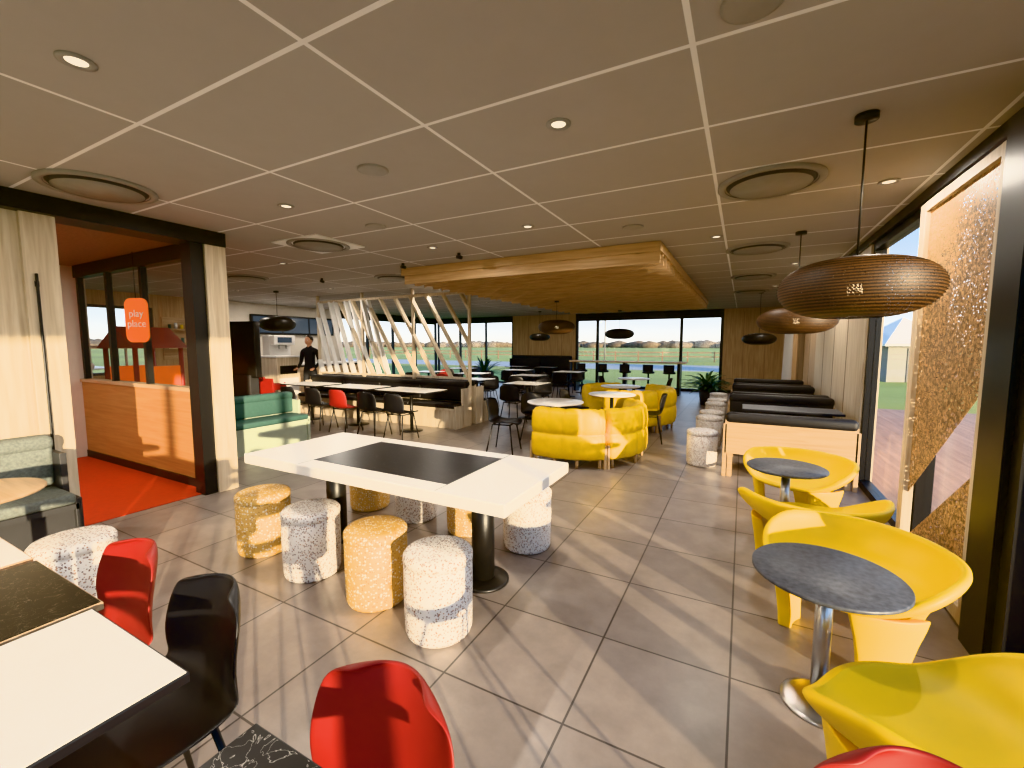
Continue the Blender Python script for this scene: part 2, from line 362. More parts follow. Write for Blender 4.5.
for i,p in enumerate(dl+[(-6.3,0.8),(-6.5,-1.2)]):
    L=bpy.data.lights.new('downlight_lamp','AREA'); L.shape='DISK'; L.size=0.07; L.energy=17; L.color=(1,0.90,0.78)
    z=ZC-0.03
    if p[0]<-5 and p[1]<2: z=2.57; L.energy=30; place('ceiling_downlight',lm,(p[0],p[1],2.60))  # play area lamps and fixtures are added to brighten that room
    o=bpy.data.objects.new('downlight_lamp',L); o.location=(p[0],p[1],z); COL.objects.link(o)
for p in [(-2.2,2.19),(-0.02,1.757),(-3.2,3.2),(-1.0,4.4)]: place('ceiling_speaker',sm,(p[0],p[1],ZC))
b=B('track_spotlight'); b.cyl((0,0,0),(0,0,-0.03),0.02,'black'); b.cyl((-0.03,0,-0.045),(0.04,0,-0.06),0.022,'black'); sp=b.me()
for p in [(-3.2,4.6),(-4.3,4.8),(-6.5,5.2)]: place('track_spotlight',sp,(p[0],p[1],ZC))

def pendant(loc,r,h,mat='pend',cordtop=ZC,bulb=True):
    b=B('pendant_lamp')
    prof=[]
    n=56
    for i in range(n+1):
        a=-PI/2+0.30+(PI-0.52)*i/n
        w=1+0.014*(1 if i%2 else -1)
        prof.append((r*math.cos(a)**0.75*w,h*math.sin(a)))
    b.lathe(prof,mat,seg=64)
    b.lathe([(0.03,h*0.98),(0.10,h*0.99),(0.14,h*0.9)],'black',seg=20)
    if bulb:
        b.cyl((0,0,-0.03),(0,0,0.02),0.032,'glow'); b.cyl((0,0,0.02),(0,0,h),0.022,'black')
    else: b.cyl((0,0,0.0),(0,0,h),0.022,'black')
    zt=cordtop-loc[2]
    b.cyl((0,0,h),(0,0,zt-0.03),0.005,'black',seg=8)
    b.cyl((0,0,zt-0.03),(0,0,zt),0.05,'black',seg=24)
    return b.obj(loc)
pendant((0.50,2.85,1.84),0.345,0.155)
pendant((0.475,5.39,1.80),0.36,0.14)
pendant((0.30,11.0,1.68),0.34,0.13,'pendk')
pendant((-3.45,8.47,1.92),0.38,0.15,cordtop=2.46)
pendant((-2.9,11.5,1.84),0.38,0.14,'pendk',cordtop=2.46)
pendant((-6.2,13.7,1.82),0.36,0.13,'pendk')
pendant((-8.9,5.95,2.0),0.36,0.16,'pendk')

# ---------------------------------------------------------------- seating
def stoolmesh(mat):
    b=B('terrazzo_stool'); R=0.185
    b.lathe([(0,0),(R-0.03,0),(R-0.012,0.008),(R-0.004,0.03),(R,0.2),(R,0.385),(R-0.006,0.392),(R-0.006,0.398),(R+0.002,0.404),(R+0.002,0.435),(R-0.012,0.452),(R-0.04,0.458),(0,0.458)],mat,seg=48)
    return b.me()
SW=stoolmesh('tw'); SO=stoolmesh('to')
for x,y,m in [(-1.41,1.80,SW),(-1.93,1.86,SO),(-2.55,1.88,SW),(-3.16,1.93,SO),(-1.42,2.92,SW),(-1.98,2.95,SO),(-2.55,2.95,SW),(-3.12,2.95,SO),(-3.34,0.93,SW),
              (-0.42,6.05,SW),(-0.42,7.3,SW),(-0.42,7.9,SW),(-0.42,9.1,SW),(-0.42,9.7,SW),(-0.45,10.9,SW)]:
    place('terrazzo_stool',m,(x,y,0),random.uniform(0,6))

b=B('communal_table')
x0,x1,y0,y1=-3.22,-1.02,1.84,2.74
b.box(x0,x1,y0,y1,0.68,0.75,'white',0.006)
b.box(x0+0.60,x1-0.45,y0+0.13,y1-0.13,0.748,0.7525,'inlay')
b.box(x1-0.45,x1-0.445,y0+0.01,y1-0.01,0.7495,0.7508,'grey'); b.box(x0+0.595,x0+0.60,y0+0.01,y1-0.01,0.7495,0.7508,'grey')
for x in (-1.46,-2.85):
    b.cyl((x,2.34,0.02),(x,2.34,0.66),0.075,'black',seg=32); b.lathe([(0,0),(0.17,0),(0.17,0.012),(0.155,0.02),(0.09,0.028),(0,0.028)],'black',(x,2.34,0))
    b.box(x-0.22,x+0.22,2.0,2.68,0.655,0.68,'black')
b.obj()

def shell():
    rows=[(.235,.425,.19),(.22,.448,.205),(.15,.452,.215),(.0,.44,.22),(-.12,.445,.222),(-.185,.475,.222),(-.215,.54,.222),(-.235,.63,.22),(-.255,.72,.212),(-.268,.77,.195),(-.274,.793,.165),(-.276,.803,.11)]
    nc=9; me=bpy.data.meshes.new('sh'); bm=bmesh.new(); V=[]
    for k,(y,z,w) in enumerate(rows):
        t=max(0,min(1,(z-.46)/.12)); r=[]
        for j in range(nc):
            u=-1+2*j/(nc-1)
            r.append(bm.verts.new((u*w, y+ .075*t*u*u + (0 if t else -.02*u*u*(1 if k<2 else 0)), z+(1-t)*.03*u*u - t*0.012*abs(u)**3)))
        V.append(r)
    for i in range(len(rows)-1):
        for j in range(nc-1): bm.faces.new([V[i][j],V[i][j+1],V[i+1][j+1],V[i+1][j]])
    bm.to_mesh(me); bm.free()
    return evalmesh(me,[('SOLIDIFY',dict(thickness=0.012,offset=0)),('SUBSURF',dict(levels=2,render_levels=2))])
SH=shell()
def chairmesh(mat):
    b=B('dining_chair'); b.mesh(SH,mat)
    for sx in (-1,1):
        for sy in (-1,1):
            b.cyl((sx*.15,sy*.13,.435),(sx*.205,sy*.20-.01,0),.011,'black',r2=.009,seg=10)
        b.cyl((sx*.15,-.13,.43),(sx*.15,.13,.43),.01,'black',seg=8)
    b.cyl((-.15,.13,.43),(.15,.13,.43),.01,'black',seg=8); b.cyl((-.15,-.13,.43),(.15,-.13,.43),.01,'black',seg=8)
    return b.me()
CR=chairmesh('red'); CB=chairmesh('blackpl')
def chair(x,y,face,m=None): place('dining_chair',m or CB,(x,y,0),math.radians(face-90),(1,1,0.97))
chair(-0.69,0.475,-90,CR); chair(-1.50,0.51,-92,CB); chair(-2.05,0.52,-90,CR)
chair(0.355,0.765,-85,CR)

def sqtable(x,y,w,d,top,edge='blackpl',z=0.75,base='black'):
    b=B('dining_table')
    b.box(-w/2,w/2,-d/2,d/2,z-0.028,z-0.003,edge,0.003); b.box(-w/2+0.006,w/2-0.006,-d/2+0.006,d/2-0.006,z-0.006,z,top)
    b.cyl((0,0,0.02),(0,0,z-0.03),0.03,base,seg=20); b.lathe([(0,0),(0.2,0),(0.2,0.01),(0.05,0.022),(0,0.022)],base)
    b.box(-0.16,0.16,-0.16,0.16,z-0.04,z-0.028,'black')
    return b.obj((x,y,0))
sqtable(-1.445,0.16,0.55,0.70,'white','blackpl'); sqtable(-2.02,0.19,0.56,0.70,'vein2','oakx')
sqtable(-0.60,0.15,0.57,0.70,'vein','blackpl'); sqtable(-2.62,0.19,0.56,0.70,'white','oakx')
def roundtable(x,y,r,top,z=0.75,base='chrome',rb=0.19):
    b=B('round_table')
    b.lathe([(0,z-0.022),(r-0.012,z-0.022),(r,z-0.014),(r,z-0.004),(r-0.004,z),(0,z)],top,seg=64)
    b.cyl((0,0,0.02),(0,0,z-0.022),0.032,base,seg=24); b.lathe([(0,0),(rb,0),(rb,0.01),(rb-.02,0.016),(0.05,0.02),(0,0.02)],base)
    b.cyl((0,0,z-0.035),(0,0,z-0.022),0.12,'black')
    return b.obj((x,y,0))
roundtable(0.35,2.16,0.275,'stone',0.60,rb=0.14); roundtable(0.34,3.95,0.275,'stone',0.60,rb=0.14)
roundtable(-3.66,0.60,0.32,'oakx')

def loungemesh():
    b=B('lounge_chair')
    nu=80; nv=14
    sm=lambda k:(lambda q:q*q*(3-2*q))(max(0,min(1,k)))
    def fn(i,j):
        th=-PI+2*PI*i/nu; t=math.degrees(abs(th))
        k=sm((t-80)/70)
        h=.595-.20*k; R=.405-.04*sm((t-110)/50); flare=1-k
        s=j/(nv-1)
        r=R*(0.04+0.96*(math.sin(s*PI/2)**0.85))
        z=.36+(h-.36)*((1-math.cos(s*PI/2))**1.25)
        r*=1+0.07*flare*max(0,s-0.7)/0.3
        wing=math.exp(-((t-105)/22)**2)
        r*=1+0.08*wing*max(0,s-0.5)/0.5
        return (r*math.sin(th),-r*math.cos(th)*0.95,z)
    me=bpy.data.meshes.new('l'); bm=bmesh.new()
    V=[[bm.verts.new(fn(i,j)) for j in range(nv)] for i in range(nu)]
    for i in range(nu):
        for j in range(nv-1): bm.faces.new([V[i][j],V[(i+1)%nu][j],V[(i+1)%nu][j+1],V[i][j+1]])
    bm.faces.new([V[i][0] for i in range(nu)][::-1])
    bmesh.ops.recalc_face_normals(bm,faces=bm.faces)
    bm.to_mesh(me); bm.free()
    m2=evalmesh(me,[('SOLIDIFY',dict(thickness=0.042,offset=0)),('SUBSURF',dict(levels=1,render_levels=1))])
    b.mesh(m2,'yellow')
    for c,top,bot in [(0,80,44),(115,56,36),(-115,56,36)]:
        zo,zi=(.47,.375) if c==0 else (.385,.355)
        n=10; rows=[(None,1.0),(.33,.85),(.25,.55),(.16,.28),(.08,.10),(0,0)]
        tb=bmesh.new(); layers=[]
        for (z,k) in rows:
            ro=.325+.05*k; ri=ro-.07; half=math.radians(bot+(top-bot)*k)/2
            ring=[]
            for i in range(n+1):
                a=math.radians(c)-half+2*half*i/n; ring.append(tb.verts.new((ro*math.sin(a),-ro*.95*math.cos(a),zo if z is None else z)))
            for i in range(n,-1,-1):
                a=math.radians(c)-half+2*half*i/n; ring.append(tb.verts.new((ri*math.sin(a),-ri*.95*math.cos(a),zi if z is None else z)))
            layers.append(ring)
        m=len(layers[0])
        for q in range(len(layers)-1):
            for i in range(m): tb.faces.new([layers[q][i],layers[q][(i+1)%m],layers[q+1][(i+1)%m],layers[q+1][i]])
        for i in range(n): tb.faces.new([layers[0][i],layers[0][i+1],layers[0][2*n-i],layers[0][2*n+1-i]])
        tb.faces.new(layers[-1])
        bmesh.ops.recalc_face_normals(tb,faces=tb.faces)
        me2=bpy.data.meshes.new('lg'); tb.to_mesh(me2); tb.free()
        me2=evalmesh(me2,[('BEVEL',dict(width=0.012,segments=3,limit_method='ANGLE'))])
        b.mesh(me2,'yellow')
    return b.me()
LM=loungemesh()
def lounge(x,y,back): place('lounge_chair',LM,(x,y,0),math.radians(back+90),(.94,.94,.96))
lounge(0.62,1.67,-50); lounge(0.53,2.66,40); lounge(0.45,3.44,-80); lounge(0.47,4.48,60)

def booth(c,a0,a1,name='curved_booth_sofa',R=0.95):
    b=B(name)
    prof=[(R-.50,.12),(R-.52,.20),(R-.53,.34),(R-.51,.42),(R-.44,.455),(R-.30,.455),(R-.245,.45),(R-.235,.50),(R-.215,.64),(R-.19,.72),(R-.13,.755),(R-.06,.75),(R-.015,.70),(R,.62),(R+.005,.52),(R-.005,.45),(R-.025,.435),(R-.002,.42),(R+.008,.34),(R+.005,.22),(R-.01,.14),(R-.03,.12)]
    n=max(12,int(abs(a1-a0)/1.5)); tb=bmesh.new(); V=[]
    for i in range(n+1):
        t=math.radians(a0+(a1-a0)*i/n); q=abs(math.sin(PI*(t-math.radians(a0))*R/0.24))**0.5
        ring=[]
        for j,(r,z) in enumerate(prof):
            w=0.024*(q-1)
            if j<=3: r2=r-w
            elif j>=10: r2=r+w
            else: r2=r
            if j in(10,11): z+=w*0.8
            ring.append(tb.verts.new((r2*math.cos(t),r2*math.sin(t),z)))
        V.append(ring)
    m=len(prof)
    for i in range(n):
        for j in range(m): tb.faces.new([V[i][j],V[i][(j+1)%m],V[i+1][(j+1)%m],V[i+1][j]])
    tb.faces.new(V[0]); tb.faces.new(V[-1][::-1])
    bmesh.ops.recalc_face_normals(tb,faces=tb.faces)
    b.put(tb,'yleather',None,True)
    for k in range(4):
        t=math.radians(a0+(a1-a0)*(0.04+0.92*k/3))
        for r in (R-.07,R-.44):
            b.cyl((r*math.cos(t),r*math.sin(t),0),(r*math.cos(t),r*math.sin(t),.14),.018,'oak',r2=.024,seg=12)
    for t in (math.radians(a0),math.radians(a1)):
        sg=-1 if t==math.radians(a0) else 1
        mt=Matrix.Rotation(t,4,'Z')
        b.box(R-.06,R-.02,sg*0.001,sg*0.035,0,.30,'oak',0.004,mtx=mt)
        b.box(R-.50,R-.46,sg*0.001,sg*0.035,0,.30,'oak',0.004,mtx=mt)
    return b.obj((c[0],c[1],0))
booth((-2.05,5.92),-112,-51); booth((-2.05,5.92),-46,48)
booth((-2.0,8.45),-100,-40); booth((-2.0,8.45),-34,70); 
booth((-2.0,8.45),110,170)
roundtable(-2.33,5.70,0.40,'white',0.75,'black'); roundtable(-1.88,7.05,0.38,'white',0.75,'black'); roundtable(-2.1,8.5,0.38,'white',0.75,'black')
roundtable(-2.3,10.6,0.38,'white',0.75,'black')
chair(-3.02,5.45,10); chair(-2.85,6.25,-30); chair(-1.30,7.15,190); chair(-2.55,7.1,0)
chair(-2.9,10.6,0); chair(-1.7,10.7,180)

def bench(name,w,up,loc,face,backh=0.82,base='oak',seatd=0.5,wood_back=True,legs=False,ends=True):
    b=B(name)
    if legs:
        for x in (-w/2+0.06,0,w/2-0.06):
            b.box(x-.025,x+.025,0.03,0.08,0,.36,base); b.box(x-.025,x+.025,seatd-.06,seatd-.01,0,.36,base)
            b.box(x-.02,x+.02,0.05,seatd-.03,.05,.09,base)
        b.box(-w/2,w/2,0.02,seatd,.34,.38,base)
    else:
        b.box(-w/2+.02,w/2-.02,0.04,seatd-.04,0,.36,base); b.box(-w/2,w/2,0.02,seatd,.34,.38,base)
    n=max(1,round(w/1.1)); sw=w/n
    for i in range(n):
        xa=-w/2+i*sw
        b.box(xa+.01,xa+sw-.01,0.10,seatd+.01,.38,.46,up,0.025,seg=3)
        b.box(xa+.01,xa+sw-.01,0.035,.14,.47,backh-.06,up,0.03,seg=3)
    b.box(-w/2,w/2,0,0.035,.28 if legs else 0.0,backh-.08,base)
    b.box(-w/2,w/2,-.02,.15,backh-.12,backh,up,0.045,seg=3)
    if ends:
        for sx in (-1,1):
            if legs:
                b.box(sx*w/2-.02,sx*w/2+.02,0,.06,0,backh-.13,base,0.004); b.box(sx*w/2-.02,sx*w/2+.02,seatd-.06,seatd,0,.42,base,0.004)
                b.box(sx*w/2-.02,sx*w/2+.02,.06,seatd-.06,.34,.42,base,0.004)
            else:
                b.box(sx*w/2-.02,sx*w/2+.02,-.01,seatd*.55,0,backh-.13,base,0.004)
                b.box(sx*w/2-.02,sx*w/2+.02,seatd*.5,seatd,0,.42,base,0.004)
    return b.obj(loc,math.radians(face-90))
bench('banquette_bench',4.4,'blackup',(-6.80,6.93,0),-90,0.86,'ash')
bench('banquette_bench',4.4,'blackup',(-6.80,7.12,0),90,0.86,'ash')
bench('upholstered_bench',1.5,'teal',(-6.55,3.75,0),0,0.80,'tealb')
bench('upholstered_bench',2.6,'fabric',(XL+0.09,-0.05,0),0,0.86,'darkgrey')
for i,(yy,f) in enumerate([(5.62,90),(7.15,-90),(7.35,90),(8.95,-90),(9.15,90),(10.5,-90)]):
    bench('booth_bench',1.25,'blackup',(0.48,yy,0),f,0.76 if i==0 else 0.84,'oakx',0.48,legs=True,ends=True)
for yy in (6.4,8.15,9.83): sqtable(0.55,yy,1.05,0.5,'stone')

for x,m in [(-4.95,CB),(-5.55,CB),(-6.25,CR),(-6.9,CB),(-7.6,CB)]:
    chair(x,5.40,90,m)
sqtable(-5.25,6.0,1.15,0.65,'white'); sqtable(-6.6,6.0,1.15,0.65,'white'); sqtable(-7.95,6.0,1.1,0.65,'white')
for (x,y) in [(-4.0,8.2),(-5.6,8.6),(-7.2,8.6),(-5.0,10.4),(-6.8,10.4),(-8.4,10.4),(-4.6,12.3),(-6.4,12.5),(-8.6,12.5)]:
    sqtable(x,y,0.8,0.7,'white')
    chair(x,y-0.62,90,CB); chair(x+0.02,y+0.62,-90,CR if (int(x*10)%3==0) else CB)
bench('banquette_bench',2.5,'blackup',(-6.9,YB-0.06,0),-90,1.15,'darkgrey')
sqtable(-6.3,YB-1.0,0.7,0.6,'white'); sqtable(-7.5,YB-1.0,0.7,0.6,'white')

b=B('bar_counter'); b.box(-5.2,-1.5,13.9,14.35,0.98,1.03,'oakx',0.006)
for x in (-5.0,-3.35,-1.7): b.box(x-.04,x+.04,13.95,14.3,0,0.98,'black')
b.obj()
b=B('bar_stool'); b.lathe([(0,0),(.2,0),(.2,.01),(.03,.025),(.025,.68),(.15,.69),(.18,.70),(.18,.74),(.15,.76),(0,.76)],'blackpl',seg=28)
b.cyl((-0.12,0.12,.25),(0.12,0.12,.25),.01,'black'); b.grid(lambda i,j:(.18*math.sin(-1+2*i/8),-.18*math.cos(-1+2*i/8),.76+.2*j),9,2,'blackpl')
bs=b.me()
for x in (-4.6,-3.9,-3.2,-2.5,-1.9): place('bar_stool',bs,(x,13.5,0))

b=B('slatted_room_divider')
yd=7.02; xa,xb=-8.95,-4.66; z1=2.58
for x in (xa,-7.5,-6.05,xb): b.box(x-.025,x+.025,yd-.025,yd+.025,0,ZC-.002,'ash')
b.box(xa,xb,yd-.03,yd+.03,z1-.05,z1,'ash'); b.box(xa,xb,yd-.03,yd+.03,0.88,0.92,'ash')
def clipbar(xs,slope,mat,wd=.045):
    za,zb=.91,z1-.04
    lo,hi=xa,xb
    def X(z): return xs+slope*(z-za)
    zs=[za,zb]
    if X(zb)<lo: zs[1]=za+(lo-xs)/slope
    if X(zb)>hi: zs[1]=za+(hi-xs)/slope
    if X(za)<lo: zs[0]=za+(lo-xs)/slope
    if X(za)>hi: zs[0]=za+(hi-xs)/slope
    if zs[1]-zs[0]<.1: return
    p1=Vector((X(zs[0]),yd,zs[0])); p2=Vector((X(zs[1]),yd,zs[1])); d=p2-p1
    ang=math.atan2(d.x,d.z)
    mt=Matrix.Translation((p1+p2)/2)@Matrix.Rotation(ang,4,'Y')
    b.box(-wd/2,wd/2,-.05,.05,-d.length/2,d.length/2,mat,mtx=mt)
for i in range(9): clipbar(xa+0.1+i*0.26,-0.28 if i%2 else -0.34,'white',.05)
for i in range(12): clipbar(-7.2+0.42*i,-0.62,'ash',.04)
b.obj()
b=B('slatted_room_divider'); 
for i in range(9): 
    mt=Matrix.Translation((0.98,11.45+i*.22,1.35))@Matrix.Rotation(0.25,4,'X')
    b.box(-.05,.05,-.03,.03,-1.2,1.2,'white',mtx=mt)
b.box(.92,1.04,11.0,13.6,.10,.16,'oaky'); b.box(.92,1.04,11.0,13.6,2.5,2.56,'oaky')
b.box(.94,1.02,11.0,11.06,0,2.698,'oak'); b.box(.94,1.02,13.54,13.6,0,2.698,'oak'); b.obj()

def kiosk(x,y,rz):
    b=B('self_order_kiosk'); b.box(-.3,.3,-.25,.25,0,.04,'black',.005); b.box(-.22,.22,-.1,.1,.04,1.0,'darkgrey',.01); b.box(-.33,.33,-.07,.07,.95,1.98,'black',.02)
    b.box(-.29,.29,-.075,-.069,1.05,1.92,'screen'); b.box(-.08,.08,-.16,-.07,.88,1.0,'blackpl',.01)
    return b.obj((x,y,0),rz)
kiosk(-8.15,4.75,math.radians(195))
b=B('service_counter'); b.box(-11.2,-10.6,6.6,10.1,0,1.0,'darkgrey'); b.box(-11.25,-10.55,6.55,10.15,1.0,1.05,'white',.005)
b.box(-10.6,-10.58,6.7,10.0,.1,.95,'oaky'); b.obj()
b=B('menu_board'); b.box(XFL+.02,XFL+.1,7.2,9.9,1.85,2.4,'black',.01)
for i in range(3): b.box(XFL+.1,XFL+.105,7.25+i*.88,8.08+i*.88,1.9,2.35,'screen')
b.obj()
b=B('coffee_machine'); b.box(-.25,.25,-.3,.3,0,.1,'darkgrey',.01); b.box(-.25,.05,-.3,.3,.1,.75,'white',.02); b.box(.05,.25,-.3,.3,.5,.75,'white',.02); b.cyl((.15,-.1,.4),(.15,-.1,.5),.02,'chrome'); b.cyl((.15,.1,.4),(.15,.1,.5),.02,'chrome'); b.box(.25,.255,-.2,.2,.56,.70,'screen'); b.obj((-10.9,7.3,1.05))
b=B('waste_station'); b.box(-.35,.35,-.3,.3,0,1.25,'ash',.01); b.box(.35,.36,-.22,.22,.85,1.05,'black'); b.box(-.37,.37,-.32,.32,1.25,1.29,'white',.005); b.box(.35,.36,-.25,.25,.1,.75,'white'); b.obj((-10.1,6.75,0))
b=B('wall_clock'); b.cyl((0,0,0),(.04,0,0),.22,'black',seg=40); b.cyl((.04,0,0),(.045,0,0),.19,'white',seg=40); b.box(.046,.05,-.008,.008,0,.14,'black'); b.box(.046,.05,0,.1,-.008,.008,'black'); b.obj((XFL,6.75,1.95))
b=B('display_case'); b.box(-.9,.9,-.35,.35,0,.8,'oakx',.01); b.box(-.9,.9,-.35,.35,1.5,1.54,'white')
for x in (-.88,.88):
    for y in (-.33,.33): b.box(x-.015,x+.015,y-.015,y+.015,.8,1.5,'chrome')
b.box(-.86,.86,-.31,.31,1.14,1.155,'white'); b.box(-.88,.88,-.345,-.34,.8,1.5,'glass')
for i in range(7):
    b.lathe([(0,0),(.06,.0),(.09,.05),(.06,.1),(0,.12)],['orange','white','red'][i%3],(-.7+i*.23,-.1,.80),seg=16); b.lathe([(0,0),(.05,.0),(.07,.04),(.05,.09),(0,.1)],['white','yellow','warm'][i%3],(-.7+i*.23,-.1,1.155),seg=16)
b.obj((-10.4,3.2,0),0)
b=B('wall_shelf'); 
for z in (1.45,1.9): b.box(0,.28,-.55,.55,z,z+.03,'oaky')
b.box(0,.02,-.55,.55,1.2,2.2,'oaky')
for i in range(8): b.cyl((.14,-.45+i*.125,1.48),(.14,-.45+i*.125,1.62+.05*(i%3)),.035,['white','orange','teal','red'][i%4]); b.cyl((.14,-.45+i*.125,1.93),(.14,-.45+i*.125,2.03+.04*(i%2)),.03,['teal','white','yellow'][i%3])
b.obj((XFL,5.7,0))
# toddler play frame behind the glass
b=B('toddler_play_frame')
for x in (-.35,.35):
    for y in (-.35,.35): b.cyl((x,y,0),(x,y,1.55),.035,'red')
b.box(-.37,.37,-.37,.37,.62,.67,'yellow',.01)
for a in (-.35,.35): b.box(a-.012,a+.012,-.33,.33,.75,1.2,'orange',.008)
b.poly([(-.45,-.42,1.5),(.45,-.42,1.5),(0,-.42,1.85)],'red',(0,.84,0))
b.grid(lambda i,j:(.4+ .95*i/10,(-.2+.1*j),.66-.6*(i/10)+(.07 if j in(0,4) else 0)),11,5,'yellow')
for k in range(3): b.cyl((-.37,-.3,.15+.18*k),(-.37,.3,.15+.18*k),.018,'yellow')
b.obj((-8.9,3.55,0),math.radians(10))
def highchair(x,y,rz):
    b=B('high_chair'); 
    for sx in(-1,1):
        for sy in(-1,1): b.cyl((sx*.25,sy*.25,0),(sx*.16,sy*.15,.75),.018,'red')
        b.cyl((sx*.24,-.22,.1),(sx*.24,.22,.1),.012,'red')
    b.box(-.18,.18,-.17,.17,.48,.52,'red',.01); b.box(-.18,.18,-.19,-.16,.52,.85,'red',.01); b.box(-.19,-.16,-.17,.17,.6,.72,'red',.01); b.box(.16,.19,-.17,.17,.6,.72,'red',.01); b.box(-.18,.18,.16,.19,.66,.72,'red',.01)
    b.obj((x,y,0),rz)
highchair(-8.85,5.75,.2); highchair(-9.5,5.9,.5)
b=B('play_place_sign')
pts=[]
for cx,cz,a0 in ((.065,.17,0),(-.065,.17,90),(-.065,-.17,180),(.065,-.17,270)):
    for k in range(8):
        a=math.radians(a0+90*k/7); pts.append((cx+.08*math.cos(a),-.012,cz+.08*math.sin(a)))
b.poly(pts,'orange',(0,.012,0))
so=b.obj((-6.12,2.40,1.83),math.radians(22))
cu=bpy.data.curves.new('sign_text','FONT'); cu.body='play\nplace'; cu.size=0.115; cu.align_x='CENTER'; cu.extrude=0.002
to=bpy.data.objects.new('sign_text',cu); COL.objects.link(to); to.data.materials.append(M['white']); to.parent=so; to.location=(0,-.014,.04); to.rotation_euler=(PI/2,0,0)
b=B('play_place_sign_hanger'); b.cyl((0,0,0),(0,0,.52),.004,'black',seg=6); ho=b.obj(); ho.name='sign_hanger'; ho.parent=so; ho.location=(0,-.006,.245)

def plant(x,y,h=1.1):
    b=B('potted_plant'); b.lathe([(0,0),(.17,0),(.22,.38),(.20,.38),(.19,.34),(0,.34)],'darkgrey',seg=28)
    for i in range(60):
        a=random.uniform(0,2*PI); el=random.uniform(.5,1.45); L=random.uniform(.35,h-.35)
        d=Vector((math.cos(a)*math.cos(el),math.sin(a)*math.cos(el),math.sin(el))); side=Vector((-math.sin(a),math.cos(a),0)); w=random.uniform(.025,.05)
        p0=Vector((0,0,.34))
        def fn(i2,j,d=d,side=side,w=w,L=L):
            t=i2/6; c=p0+d*L*t+Vector((d.x,d.y,0))*.35*t*t+Vector((0,0,-.22*t*t*t)); ww=w*math.sin(PI*min(.98,max(.03,t)))**.7
            return tuple(c+side*ww*(j-1)+Vector((0,0,.01*abs(j-1))))
        b.grid(fn,7,3,'green')
    b.obj((x,y,0))
plant(-0.75,12.2,1.0); plant(-0.85,13.2,1.1); plant(-8.9,14.4,1.4)

# ---------------------------------------------------------------- person
def person(x,y,rz):
    J={'pel':(0,0,.95,.135),'wai':(0,0,1.10,.125),'che':(0,.0,1.30,.15),'nb':(0,-.01,1.44,.085),'nk':(0,0,1.51,.055),'hb':(0,.01,1.57,.055)}
    E=[('pel','wai'),('wai','che'),('che','nb'),('nb','nk'),('nk','hb')]
    for s,t in ((-1,'l'),(1,'r')):
        J['hip'+t]=(s*.10,0,.90,.095);J['kn'+t]=(s*.11,.02,.50,.062);J['an'+t]=(s*.115,-.01,.09,.045);J['to'+t]=(s*.13,.15,.035,.035)
        J['sh'+t]=(s*.19,-.01,1.40,.062);J['el'+t]=(s*.25,-.02,1.12,.044);J['wr'+t]=(s*.22,.17,.98,.030)
        E+= [('pel','hip'+t),('hip'+t,'kn'+t),('kn'+t,'an'+t),('an'+t,'to'+t),('nb','sh'+t),('sh'+t,'el'+t),('el'+t,'wr'+t)]
    def skin(J,E,root):
        me=bpy.data.meshes.new('sk'); ks=list(J); me.from_pydata([J[k][:3] for k in ks],[(ks.index(a),ks.index(c)) for a,c in E],[])
        o=bpy.data.objects.new('tmp',me); COL.objects.link(o); md=o.modifiers.new('s','SKIN'); 
        sv=me.skin_vertices[0].data
        for i,k in enumerate(ks): sv[i].radius=(J[k][3],J[k][3]*(0.72 if k in('pel','wai','che') else 1)); sv[i].use_root=(k==root)
        m2=o.modifiers.new('u','SUBSURF'); m2.levels=2; m2.render_levels=2
        bpy.context.view_layer.update(); dg=bpy.context.evaluated_depsgraph_get(); r=bpy.data.meshes.new_from_object(o.evaluated_get(dg),depsgraph=dg); bpy.data.objects.remove(o); return r
    b=B('restaurant_worker')
    try:
        b.mesh(skin(J,E,'pel'),'cloth')
        for s in(-1,1):
            w=Vector((s*.22,.17,.98)); H={'p0':(w.x,w.y,w.z,.026),'p1':(w.x-s*.005,w.y+.07,w.z-.01,.03)}
            b.mesh(skin(H,[('p0','p1')],'p0'),'skin')
            for f in range(4):
                ox=(f-1.5)*.018; l=[.062,.072,.068,.052][f]
                F={'a':(w.x+ox,w.y+.07,w.z-.01,.009),'b':(w.x+ox,w.y+.07+l*.6,w.z-.02,.0085),'c':(w.x+ox,w.y+.07+l,w.z-.045,.0075)}
                b.mesh(skin(F,[('a','b'),('b','c')],'a'),'skin')
            T={'a':(w.x-s*.025,w.y+.02,w.z,.011),'b':(w.x-s*.05,w.y+.06,w.z-.01,.0095),'c':(w.x-s*.05,w.y+.09,w.z-.02,.008)}
            b.mesh(skin(T,[('a','b'),('b','c')],'a'),'skin')
    except Exception as ex: print('person',ex)
    b.ico((0,.02,1.655),.115,'skin',3,(.72,.88,1.05)); b.cyl((0,0,1.48),(0,.01,1.58),.052,'skin')
    b.ico((0,-.005,1.685),.118,'hair',3,(.78,.88,.95)); b.ico((0,.125,1.64),.018,'skin',2,(.7,1,1.3))
    for s in(-1,1):
        b.ico((s*.083,.015,1.645),.026,'skin',2,(.4,.8,1.2)); b.ico((s*.03,.108,1.665),.011,'white',2); b.ico((s*.03,.117,1.665),.006,'hair',1)
    b.box(-.022,.022,.108,.116,1.595,1.603,'red',.002)
    return b.obj((x,y,0),rz)
person(-9.45,7.12,math.radians(-160))

